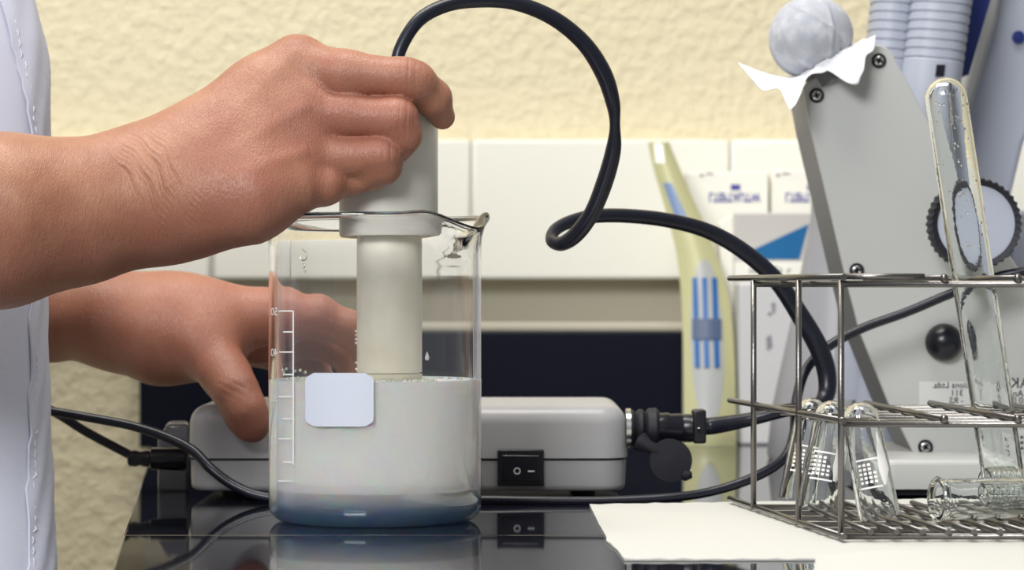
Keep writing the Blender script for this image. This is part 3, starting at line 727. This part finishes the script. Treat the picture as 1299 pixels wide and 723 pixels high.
# ------------------------------------------------------------------ gauze covered ball on the instrument
def gauze():
    Yg = YI + .006; k = S(Yg)
    axis = frame(np.array([-.50, 0, .86])); right = frame(np.array([.86, 0, .50])); toward = np.array([0, -1.0, 0])
    C0 = P(1027, 46, Yg)
    root = empty('gauze_cap', P(1052, 82, Yg))
    n = 144; v = []; f = []; rows = 0
    R_ = 53
    hh = []
    for j in range(0, 34):                 # ball down to the neck
        t = j / 33 * 2.42; hh.append((math.sin(t) * R_, math.cos(t) * R_ * .95))
    nk = hh[-1]
    # skirt corners: angle (0 = right, +90 = toward the lens), reach, drop
    corners = [(-165, 62, 12), (167, 100, 52), (152, 104, 8), (138, 98, 0), (132, 118, -29), (124, 74, -6), (100, 46, -14), (76, 62, -45), (50, 66, -24), (26, 76, -2), (8, 56, -4), (-60, 44, -12), (-110, 46, -12)]
    corners.sort()
    ca_ = [c[0] for c in corners]; 
    def sk(a):
        a = (math.degrees(a) + 180) % 360 - 180
        A = [corners[-1][0] - 360] + ca_ + [corners[0][0] + 360]
        Rr = [corners[-1][1]] + [c[1] for c in corners] + [corners[0][1]]; D = [corners[-1][2]] + [c[2] for c in corners] + [corners[0][2]]
        return np.interp(a, A, Rr), np.interp(a, A, D)
    T = 34 + 16
    for j in range(T):
        for i in range(n):
            a = 2 * PI * i / n
            if j < 34:
                r, h = hh[j]; t = j / 33
                fold = (t ** 2) * (3.0 * math.sin(a * 9 + 1.2 * math.sin(a * 2) + t * 2) + 1.6 * math.sin(a * 17 + 2) ) + 1.6 * math.sin(a * 3 + 2 * t + 1) * t
                cr = 3.4 * math.exp(-((((a + 1.1 * t - 1.9 + PI) % (2 * PI)) - PI) / .055) ** 2) * min(1, t * 3) * (1 - t * .3)
                cr += 3.0 * math.exp(-((((a - 1.3 * t - .2 + PI) % (2 * PI)) - PI) / .05) ** 2) * min(1, t * 3)
                r += fold + cr if j > 0 else 0; 
                if j == 0: r = .3
            else:
                t = (j - 33) / 16; rc, dr = sk(a)
                h0 = nk[1]; r = nk[0] + (rc - nk[0]) * t ** .8 + (1 - t) * 1.5 * math.sin(a * 9 + 2)
                h = h0 + (dr) * (t ** 1.3) + 3.2 * math.sin(a * 7 + 1) * t + 2.2 * math.sin(a * 16) * t + 2.6 * math.sin(a * 23 + 3 * t) * t * (1 - t)
            u = right * math.cos(a) + toward * math.sin(a)
            v.append(C0 + (u * r + axis * h) * k)
    for j in range(T - 1):
        for i in range(n): f.append((j * n + i, j * n + (i + 1) % n, (j + 1) * n + (i + 1) % n, (j + 1) * n + i))
    f.append(tuple(range(n))[::-1])
    cut = 33 * n
    fa = [q for q in f if max(q) < cut + n]; fb_ = [tuple(i - cut for i in q) for q in f if min(q) >= cut]
    for nm, vv, ff, mm in (('gauze_dome', v[:cut + n], fa, M['gauze_grey']), ('gauze_skirt', v[cut:], fb_, M['cloth'])):
        o = B().add(vv, ff).build(nm, mm, root)
        md = o.modifiers.new('thick', 'SOLIDIFY'); md.thickness = .0004
    ring = [C0 + ((right * math.cos(a) + toward * math.sin(a)) * (nk[0] + 1.5) + axis * nk[1]) * k for a in np.linspace(0, 2 * PI, 49)]
    B().tube(ring, .0006, 8).build('tie_string', M['thread'], root)
    # the neck of the vessel the gauze is tied over
    B().lathe([(.0001, -64 * k), (26 * k, -64 * k), (26 * k, nk[1] * k), (.0001, nk[1] * k + .002)], C0, 32, axis=axis).build('neck', M['machine_side'], root)
    tag(root, 'white gauze tied with string over a round knob at the top of the grey instrument', 'cloth')
gauze()

# ------------------------------------------------------------------ background cartons, pouch, bottle
def carton(name, xa, xb, ya, yb, Y, dep, m, lab):
    e = empty(name, (PX((xa + xb) / 2, Y), Y + dep / 2, 0))
    B().box(PX(xa, Y), PX(xb, Y), Y, Y + dep, PZ(yb, Y) if yb else .0, PZ(ya, Y)).build('board', m, e, bevel=.001)
    tag(e, lab, 'box'); return e
Yc = .668
c1 = carton('product_carton', 872, 975, 218, None, Yc, .05, M['carton_white'], 'white carton with violet lettering beside the yellow pouch')
c2 = carton('product_carton', 978, 1075, 216, None, Yc + .004, .05, M['carton_white'], 'white carton with violet lettering partly hidden by the grey instrument')
for e, x, yk in ((c1, 899, Yc), (c2, 996, Yc + .004)):
    text_obj('LTEFTAUTW', 16 * S(yk), M['ink_blue'], e, lambda a, b_, z, x=x, yk=yk: (PX(x, yk) + a * .72, yk - .0002 - z, PZ(245, yk) - b_), bold=.03)
    B().prism(poly([(x + 28, 234), (x + 40, 234), (x + 40, 241), (x + 28, 241)], yk), yk - .0004, yk + .0002).build('printed_mark', M['ink_blue'], e)
    B().prism(poly([(x - 11, 220), (x - 7, 220), (x - 7, 224), (x - 11, 224)], yk), yk - .0004, yk + .0002).build('printed_mark', M['ink_grey'], e)
    B().prism(poly([(x - 4, 219), (x + 6, 219), (x + 6, 221), (x - 4, 221)], yk), yk - .0004, yk + .0002).build('printed_mark', M['ink_grey'], e)
Yg = .612
gc2 = empty('printed_carton', (PX(975, Yg), Yg, 0))
z0_ = 0.0; 
B().prism([(PX(932, Yg), 0), (PX(1046, Yg), 0), (PX(1046, Yg), PZ(270, Yg)), (PX(930, Yg), PZ(270, Yg))], Yg, Yg + .045).build('board', M['carton_grey'], gc2, bevel=.001)
B().prism([(PX(914, Yg), 0), (PX(933, Yg), 0), (PX(931, Yg), PZ(270, Yg)), (PX(926, Yg), PZ(274, Yg)), (PX(914, Yg), PZ(284, Yg))], Yg + .004, Yg + .042).build('side_flap', M['carton_white'], gc2, bevel=.0005)
B().prism(poly([(950, 319), (1026, 284), (1014, 329), (968, 329), (962, 322)], Yg), Yg - .0003, Yg + .0004).build('blue_panel', M['blue_print'], gc2)
B().prism(poly([(932, 332), (1040, 332), (1040, 352), (932, 352)], Yg), Yg - .0002, Yg + .0004).build('white_band', M['carton_white'], gc2)
wb = [c for c in gc2.children if c.name.startswith('white_band')][0]
text_obj('iw uTt r', 13 * S(Yg), M['ink_black'], wb, lambda a, b_, z: (PX(950, Yg) + a * 1.25, Yg - .0003 - z, PZ(347, Yg) + b_))
tag(gc2, 'pale grey carton with a teal blue panel behind the cable', 'box')
Yw = .565
wc = empty('white_canister', (PX(965, Yw), Yw, 0))
B().prism([(PX(938, Yw), .0), (PX(992, Yw), .0), (PX(1016, Yw), PZ(362, Yw)), (PX(1010, Yw), PZ(358, Yw)), (PX(938, Yw), PZ(358, Yw)), (PX(938, Yw), PZ(364, Yw))], Yw, Yw + .038).build('board', M['carton_low'], wc, bevel=.002)
for L in ([(978, 384), (984, 384), (983, 397), (980, 397)], [(974, 396), (979, 396), (979, 400), (974, 400)], [(972, 428), (978, 424), (980, 440), (973, 445)]):
    B().prism(poly(L, Yw), Yw - .0003, Yw + .0004).build('printed_mark', M['ink_grey'], wc)
tag(wc, 'off-white canister with small grey marks standing behind the wire rack', 'container')
Yb = .38
bt = B().lathe([(.0001, 0.0), (.041, 0), (.042, .003), (.039, .03), (.028, .08), (.0185, .128), (.0168, .14), (.0165, .168), (.0001, .17)], (PX(1078, Yb), Yb + .045, 0), 56).build('conical_bottle', M['bottle_grey'])
tag(bt, 'grey conical bottle standing between the white canister and the grey instrument', 'bottle')
# yellow pouch
def pouch():
    e = empty('yellow_pouch', P(900, 562, .58))
    L = [(182, 822, 849), (215, 829, 863), (255, 841, 880), (290, 851, 897), (320, 858, 908), (350, 862, 918), (385, 865, 926), (420, 866, 930), (460, 867, 932), (500, 867, 933), (535, 868, 934), (566, 868, 934)]
    ys = [l[0] for l in L]
    def Yd(y): return .56 + .085 * max(0, (552 - y) / 370) ** 1.2
    def pt(u, y, off):
        a, b_ = np.interp(y, ys, [l[1] for l in L]), np.interp(y, ys, [l[2] for l in L]); Y = Yd(y) - .006 * math.sin(PI * u) - off
        p = P(a + (b_ - a) * u, y, Y); 
        return p
    def patch(u0f, u1f, ya, yb, off, th, name, m, par, rows=30):
        v = []; f = []; N = 10
        for lay in (0, th):
            for j in range(rows + 1):
                y = ya + (yb - ya) * j / rows
                for i in range(N + 1): v.append(pt(u0f(y) + (u1f(y) - u0f(y)) * i / N, y, off + lay))
        W = N + 1; Ln = W * (rows + 1)
        for lay in (0, 1):
            for j in range(rows):
                for i in range(N): q = lay * Ln + j * W + i; f.append((q, q + 1, q + W + 1, q + W))
        rim = [i for i in range(W)] + [j * W + N for j in range(1, rows + 1)] + [rows * W + i for i in range(N - 1, -1, -1)] + [j * W for j in range(rows - 1, 0, -1)]
        for a, b_ in zip(rim, rim[1:] + rim[:1]): f.append((a, b_, b_ + Ln, a + Ln))
        return B().add(v, f).build(name, m, par)
    def ui(x): return lambda y: (x(y) - np.interp(y, ys, [l[1] for l in L])) / (np.interp(y, ys, [l[2] for l in L]) - np.interp(y, ys, [l[1] for l in L]))
    patch(lambda y: 0, lambda y: 1, 180, 565.5, 0, .0025, 'film', M['pouch'], e, 50)
    ov = lambda s: (lambda y: 897 + (y - 440) * .03 + s * 21 * math.sqrt(max(0, 1 - ((y - 436) / 108) ** 2)))
    patch(ui(ov(-1)), ui(ov(1)), 329, 543, .0025, .0004, 'oval_window', M['pouch_window'], e)
    for x in (882, 894, 907):
        patch(ui(lambda y, x=x: x + (y - 350) * .03 - 4), ui(lambda y, x=x: x + (y - 350) * .03 + 2.5), 352, 466, .003, .0008, 'blue_bar', M['bar_blue'], e)
    patch(ui(lambda y: 878), ui(lambda y: 915), 404, 430, .0039, .0003, 'dark_band', mat('smoky_band', srgb(74, 88, 116), .4), e, 4)
    patch(ui(lambda y: 829 + (y - 182) * .1), ui(lambda y: 841 + (y - 182) * .1), 182, 207, .0025, .0004, 'white_tab', M['carton_white'], e, 4)
    patch(ui(lambda y: 841 + (y - 232) * .35), ui(lambda y: 852 + (y - 232) * .45), 232, 280, .0025, .0004, 'blue_smear', mat('faded_blue_print', srgb(110, 130, 165), .4), e, 6)
    tag(e, 'pale yellow film pouch with blue bars in an oval window leaning on the wall', 'pouch')
pouch()

# ------------------------------------------------------------------ person: signed distance modelling
def smin(a, b, k):
    h = np.clip(.5 + .5 * (b - a) / k, 0, 1); return b + (a - b) * h - k * h * (1 - h)
def cone(G, a, b, ra, rb):
    a = np.array(a, np.float32); b = np.array(b, np.float32); ab = b - a
    px_, py_, pz_ = G[0] - a[0], G[1] - a[1], G[2] - a[2]
    t = np.clip((px_ * ab[0] + py_ * ab[1] + pz_ * ab[2]) / float(ab @ ab), 0, 1)
    return np.sqrt((px_ - ab[0] * t) ** 2 + (py_ - ab[1] * t) ** 2 + (pz_ - ab[2] * t) ** 2) - (ra + (rb - ra) * t)
def chain(G, seq, k=.004):
    d = None
    for q, r in zip(seq, seq[1:]):
        c = cone(G, P(*q[:3]), P(*r[:3]), q[3] * S(q[2]), r[3] * S(r[2]))
        d = c if d is None else smin(d, c, k)
    return d
def grid(lo, hi, h):
    ax_ = [np.arange(l, u, h, dtype=np.float32) for l, u in zip(lo, hi)]
    return (ax_[0][:, None, None], ax_[1][None, :, None], ax_[2][None, None, :]), [len(a) for a in ax_]
def surface_nets(D, lo, h):
    nx, ny, nz = D.shape; s = D < 0
    cs = np.zeros((nx - 1, ny - 1, nz - 1), np.int8)
    for i in (0, 1):
        for j in (0, 1):
            for k in (0, 1): cs += s[i:nx - 1 + i, j:ny - 1 + j, k:nz - 1 + k]
    act = (cs > 0) & (cs < 8); ids = np.argwhere(act); idx = np.full(act.shape, -1, np.int64); idx[act] = np.arange(len(ids))
    acc = np.zeros((len(ids), 3)); cnt = np.zeros(len(ids)); cor = [(i, j, k) for i in (0, 1) for j in (0, 1) for k in (0, 1)]
    val = {c: D[ids[:, 0] + c[0], ids[:, 1] + c[1], ids[:, 2] + c[2]] for c in cor}
    for a in cor:
        for ax_ in range(3):
            if a[ax_]: continue
            b = list(a); b[ax_] = 1; b = tuple(b); va, vb = val[a], val[b]; m = (va < 0) != (vb < 0)
            t = np.where(m, va / np.where(m, va - vb, 1), 0)
            p = np.tile(np.array(a, float), (len(ids), 1)); p[:, ax_] = t
            acc[m] += p[m]; cnt[m] += 1
    V = (ids + acc / cnt[:, None]) * h + np.array(lo); Fq = []
    for ax_ in range(3):
        u, w_ = [(1, 2), (2, 0), (0, 1)][ax_]
        sl0 = [slice(None)] * 3; sl1 = [slice(None)] * 3; sl0[ax_] = slice(0, -1); sl1[ax_] = slice(1, None)
        ch = s[tuple(sl0)] != s[tuple(sl1)]; e = np.argwhere(ch)
        e = e[(e[:, u] > 0) & (e[:, w_] > 0) & (e[:, u] < D.shape[u] - 1) & (e[:, w_] < D.shape[w_] - 1)]
        def at(du, dw): q = e.copy(); q[:, u] -= du; q[:, w_] -= dw; return idx[q[:, 0], q[:, 1], q[:, 2]]
        quad = np.stack([at(1, 1), at(0, 1), at(0, 0), at(1, 0)], 1)
        fl = ~s[e[:, 0], e[:, 1], e[:, 2]]; quad[fl] = quad[fl][:, ::-1]
        Fq.append(quad)
    Fq = np.concatenate(Fq); return V, Fq[(Fq >= 0).all(1)]
def relax(V, Fq, n=2, lam=.5):
    for _ in range(n):
        s = np.zeros_like(V); c = np.zeros(len(V))
        for a, b in ((0, 1), (1, 2), (2, 3), (3, 0)):
            np.add.at(s, Fq[:, a], V[Fq[:, b]]); np.add.at(s, Fq[:, b], V[Fq[:, a]]); np.add.at(c, Fq[:, a], 1); np.add.at(c, Fq[:, b], 1)
        V = V + lam * (s / c[:, None] - V)
    return V
def normals(V, Fq):
    n = np.cross(V[Fq[:, 2]] - V[Fq[:, 0]], V[Fq[:, 3]] - V[Fq[:, 1]]); N = np.zeros_like(V)
    for i in range(4): np.add.at(N, Fq[:, i], n)
    return N / (np.linalg.norm(N, axis=1)[:, None] + 1e-12)
def proj(V): d = V[:, 1] + 1.2; return V[:, 0] / d * F + 649.5, 361.5 - (V[:, 2] - CAMZ) / d * F

def subdivide(V, Fq):
    E = np.concatenate([np.sort(Fq[:, [a, (a + 1) % 4]], 1) for a in range(4)]); U, inv = np.unique(E[:, 0] * len(V) + E[:, 1], return_inverse=True)
    mid = (V[U // len(V)] + V[U % len(V)]) / 2; n = len(V); m = len(Fq); ce = V[Fq].mean(1); W = np.concatenate([V, mid, ce])
    e = [inv[a * m:(a + 1) * m] + n for a in range(4)]; c = np.arange(m) + n + len(U)
    return W, np.concatenate([np.stack([Fq[:, a], e[a], c, e[(a + 3) % 4]], 1) for a in range(4)])
# near hand gripping the mixer
lo = (-.305, -.115, .075); hi = (-.015, .055, .235); h = .0009
G, _n = grid(lo, hi, h)
arm = chain(G, [(-140, 262, -.07, 88), (0, 257, -.06, 80), (160, 234, -.037, 56), (225, 205, -.03, 52)], .01)
arm = smin(arm, chain(G, [(-140, 310, -.07, 92), (0, 298, -.055, 86), (100, 284, -.047, 71), (235, 264, -.038, 55)], .01), .02)
palm = chain(G, [(190, 225, -.033, 52), (282, 165, -.024, 50), (330, 122, -.02, 45), (377, 84, -.017, 41)], .01)
palm = smin(palm, chain(G, [(200, 240, -.034, 54), (300, 195, -.033, 46), (392, 138, -.027, 35)], .01), .014)
palm = smin(palm, chain(G, [(210, 250, -.034, 54), (310, 225, -.034, 46), (390, 196, -.03, 34)], .01), .014)
palm = smin(palm, chain(G, [(230, 262, -.038, 54), (318, 254, -.043, 49), (372, 242, -.038, 33)], .01), .012)
body = smin(arm, palm, .016)
idx_f = chain(G, [(380, 88, -.018, 38), (440, 95, -.027, 30), (512, 99, -.030, 24.5), (527, 104, -.0285, 24), (549, 124, -.021, 22), (561, 148, -.013, 16.5)], .004)
mid_f = chain(G, [(385, 142, -.026, 34), (440, 147, -.030, 27), (503, 151, -.0335, 26.5), (512, 172, -.032, 21), (505, 190, -.028, 17)], .004)
ring_f = chain(G, [(385, 196, -.028, 33), (430, 200, -.029, 28), (484, 198, -.0325, 25.5), (487, 213, -.0310, 19), (462, 228, -.028, 14)], .004)
pink_f = chain(G, [(365, 238, -.034, 33), (412, 234, -.032, 26), (440, 231, -.027, 17), (478, 226, -.0275, 15)], .003)
thumb = chain(G, [(260, 190, -.01, 44), (330, 175, .012, 40), (400, 155, .028, 30), (460, 140, .033, 26), (510, 135, .033, 22)], .008)
fing = smin(smin(smin(idx_f, mid_f, .0005), ring_f, .0005), pink_f, .0005)
body = smin(body, fing, .003); body = smin(body, thumb, .006)
V1, F1 = surface_nets(body, lo, h); V1 = relax(V1, F1, 1); V1, F1 = subdivide(V1, F1); V1 = relax(V1, F1, 2)
N1 = normals(V1, F1); x_, y_ = proj(V1)
u = (x_ - 203) * .84 - (y_ - 232) * .54; w_ = (x_ - 203) * .54 + (y_ - 232) * .84
uw = u + 4 * np.sin(w_ / 19) + .0011 * w_ ** 2 + 1.5 * np.sin(w_ / 7 + u / 9)
band = np.exp(-(np.clip(np.abs(u) - 22, 0, None) / 13) ** 2) * np.exp(-((w_ + 6) / 66) ** 2)
ri = np.round(uw / 6.0)
crs = np.exp(-((uw / 6.0 - ri) * 6.0 / 1.3) ** 2) * band * (.75 + .25 * np.sin(w_ / 23 + ri * 2.1)) * (.7 + .3 * np.sin(ri * 3.7))
crs = np.clip(crs, 0, None)
crs += .9 * np.exp(-((uw + 13) / 1.9) ** 2) * np.exp(-((w_ + 5) / 45) ** 2) + 1.0 * np.exp(-((uw - 7) / 1.9) ** 2) * np.exp(-((w_ + 10) / 45) ** 2) + .6 * np.exp(-((uw + 30) / 1.7) ** 2) * np.exp(-((w_ + 30) / 28) ** 2)
front = N1[:, 1] < .3
crs = crs * front
kn = 0
for kx, ky in ((516, 88), (514, 146), (493, 196)):       # fine skin folds over the bent knuckles
    kn = kn + np.exp(-(((x_ - kx) / 14) ** 2 + ((y_ - ky) / 22) ** 2)) * np.maximum(0, np.sin((x_ - kx) / 1.5 + (y_ - ky) * .03))
tend = 0                                                 # knuckle dimples and tendons
for (ax0, ay0, bx0, by0) in ((250, 190, 372, 70), (250, 215, 385, 135), (255, 235, 385, 192)):
    L_ = math.hypot(bx0 - ax0, by0 - ay0); t_ = ((x_ - ax0) * (bx0 - ax0) + (y_ - ay0) * (by0 - ay0)) / L_ ** 2
    dd_ = np.abs((x_ - ax0) * (by0 - ay0) - (y_ - ay0) * (bx0 - ax0)) / L_
    tend = tend + np.exp(-(dd_ / 9) ** 2) * np.clip(t_, 0, 1) * (t_ < 1.05) * front
for kx, ky, s_k in ((366, 82, 1.6), (378, 140, .9), (372, 196, .8)):
    tend = tend + s_k * np.exp(-(((x_ - kx) / 20) ** 2 + ((y_ - ky) / 20) ** 2)) * front
V1 = V1 + N1 * (-.00095 * crs - .0002 * kn * front + .00045 * tend)[:, None]
fl1 = np.clip(.75 * np.exp(-(((x_ - 470) / 120) ** 2 + ((y_ - 150) / 90) ** 2)) + .5 * np.exp(-(((x_ - 300) / 110) ** 2 + ((y_ - 230) / 90) ** 2)) + .5 * np.exp(-(((y_ - 330) / 50) ** 2)), 0, 1)
# far hand steadying the power box
lo = (-.30, .075, .015); hi = (-.035, .245, .135); h = .0011
G, _n = grid(lo, hi, h)
b2 = chain(G, [(-100, 405, .19, 56), (60, 402, .165, 52), (130, 404, .155, 50), (200, 418, .15, 62), (262, 424, .15, 56)], .01)
b2 = smin(b2, chain(G, [(150, 400, .155, 48), (240, 400, .15, 44), (335, 400, .15, 34)], .01), .012)
b2 = smin(b2, chain(G, [(150, 415, .16, 48), (260, 425, .175, 42), (330, 430, .18, 32)], .01), .012)
th2 = chain(G, [(215, 432, .148, 52), (258, 436, .138, 42), (288, 478, .121, 29), (300, 498, .112, 26), (312, 524, .1075, 25), (320, 540, .1075, 22)], .006)
i2f = chain(G, [(335, 402, .15, 32), (395, 402, .15, 27), (440, 418, .152, 23), (470, 455, .155, 20), (478, 484, .155, 17)], .004)
m2f = chain(G, [(330, 425, .178, 31), (385, 428, .18, 26), (430, 445, .18, 22), (450, 480, .178, 18)], .004)
r2f = chain(G, [(310, 435, .195, 30), (350, 442, .20, 26), (385, 458, .20, 22), (400, 485, .20, 18)], .004)
f2 = smin(smin(i2f, m2f, .0012), r2f, .0012)
b2 = smin(b2, f2, .006); b2 = smin(b2, th2, .008)
V2, F2 = surface_nets(b2, lo, h); V2 = relax(V2, F2, 2); N2 = normals(V2, F2); x2, y2 = proj(V2)
k2 = np.exp(-(((x2 - 296) / 18) ** 2 + ((y2 - 493) / 13) ** 2)) * np.maximum(0, np.sin(((y2 - 493) + (x2 - 296) * -.5) / 1.6))
V2 = V2 - N2 * (.0003 * k2)[:, None]
fl2 = np.clip(.5 + .3 * np.exp(-(((x2 - 380) / 90) ** 2)), 0, 1)
# trunk, hidden inside the coat
lo = (-.60, -.10, -.42); hi = (-.24, .24, .42); h = .006
G, _n = grid(lo, hi, h)
b3 = smin(np.sqrt(((G[0] + .40) / 1.25) ** 2 + ((G[1] - .055) / .42) ** 2 + ((G[2] + .0) / 3.6) ** 2) - .105, cone(G, (-.40, -.02, .20), (-.27, -.067, .125), .034, .024), .03)
b3 = smin(b3, cone(G, (-.40, .13, .16), (-.28, .19, .085), .032, .019), .03)
V3, F3 = surface_nets(b3, lo, h); V3 = relax(V3, F3, 1)
VV = np.concatenate([V1, V2, V3]); FF = np.concatenate([F1, F2 + len(V1), F3 + len(V1) + len(V2)])
person = empty('person', (-.40, .05, -.42))
me = bpy.data.meshes.new('body'); me.vertices.add(len(VV)); me.vertices.foreach_set('co', VV.astype(np.float32).ravel())
me.loops.add(len(FF) * 4); me.loops.foreach_set('vertex_index', FF.astype(np.int32).ravel())
me.polygons.add(len(FF)); me.polygons.foreach_set('loop_start', np.arange(len(FF), dtype=np.int32) * 4)
me.update(calc_edges=True)
at = me.attributes.new('flush', 'FLOAT', 'POINT'); at.data.foreach_set('value', np.concatenate([fl1, fl2, np.zeros(len(V3))]).astype(np.float32))
bo = link('body', me, M['skin'], person)

# lab coat
EY = [-60, 0, 30, 60, 90, 120, 150, 176, 250, 330, 400, 460, 520, 580, 640, 723, 800]
EX = [40, 54, 63, 71, 75, 77, 77, 76, 74, 72, 73, 75, 77, 79, 82, 86, 90]
CY, CB, CXC = .058, .05, -.40
def coat_pt(a, z, off=0):
    d = 1.29; py = 361.5 - (z - CAMZ) / d * F
    e = (np.interp(py, EY, EX) - 649.5) * d / F
    A = e - CXC; c, s = math.cos(a), math.sin(a); n = 2.6
    rx = abs(c) ** (2 / n) * (1 if c >= 0 else -1); ry = abs(s) ** (2 / n) * (1 if s >= 0 else -1)
    wv = .0022 * math.sin(z * 38 + a * 3) * (1 if s < .5 else .2) + .0014 * math.sin(z * 21 + a * 9)
    return np.array([CXC + (A + off) * rx, CY + (CB + off + wv) * ry, z])
v = []; f = []; n = 120; zz = np.linspace(-.40, .40, 120)
for z in zz:
    for i in range(n): v.append(coat_pt(2 * PI * i / n, z))
for j in range(len(zz) - 1):
    for i in range(n): f.append((j * n + i, j * n + (i + 1) % n, (j + 1) * n + (i + 1) % n, (j + 1) * n + i))
lc = B().add(v, f).build('lab_coat', M['coat'], person)
# the placket: angle where the front surface sits under a pixel column
def ang_for(px, z):
    best, ba = 1e9, 0
    for k in range(60):
        a = -PI / 2 + k * (PI / 2) / 60; p = coat_pt(a, z); x = p[0] / (p[1] + 1.2) * F + 649.5
        if abs(x - px) < best: best, ba = abs(x - px), a
    return ba
def pz(py): return CAMZ - (py - 361.5) * 1.21 / F
def strip(name, xl_, xr_, ya, yb, off, th):
    v = []; f = []; N = 10; rows = 60
    for lay in (off, off + th):
        for j in range(rows + 1):
            py = ya + (yb - ya) * j / rows; z = pz(py); a0, a1 = ang_for(xl_(py), z), ang_for(xr_(py), z)
            for i in range(N + 1): v.append(coat_pt(a0 + (a1 - a0) * i / N, z, lay + .0004 * math.sin(py / 17 + i)))
    W = N + 1; Ln = W * (rows + 1)
    for lay in (0, 1):
        for j in range(rows):
            for i in range(N): q = lay * Ln + j * W + i; f.append((q, q + 1, q + W + 1, q + W))
    rim = [i for i in range(W)] + [j * W + N for j in range(1, rows + 1)] + [rows * W + i for i in range(N - 1, -1, -1)] + [j * W for j in range(rows - 1, 0, -1)]
    for a, b_ in zip(rim, rim[1:] + rim[:1]): f.append((a, b_, b_ + Ln, a + Ln))
    return B().add(v, f).build(name, M['coat'], lc)
st = lambda y: np.interp(y, [-60, 0, 20, 100, 165, 360, 480, 620, 760], [-5, 8, 14, 34, 44, 44, 43, 40, 40])
strip('placket', lambda y: st(y) - 7, lambda y: np.interp(y, [-60, 0, 90, 176, 350, 480, 560, 640, 760], [34, 46, 64, 66, 64, 64, 60, 66, 68]), -60, 780, .0006, .0009)
sb = B(); py = -40
while py < 760:
    for x_s in (st(py),):
        z0s, z1s = pz(py), pz(py + 9); a_ = ang_for(x_s, z0s)
        sb.tube([coat_pt(a_, z0s, .0012), coat_pt(a_, (z0s + z1s) / 2, .0017), coat_pt(ang_for(st(py + 9), z1s), z1s, .0012)], .00024, 6)
    py += 14
sg = sb.build('stitching', M['thread'], lc, weld=False); sg['kind'] = 'stuff'
tag(person, 'person in a white lab coat holding the mixer and steadying the power box', 'person')
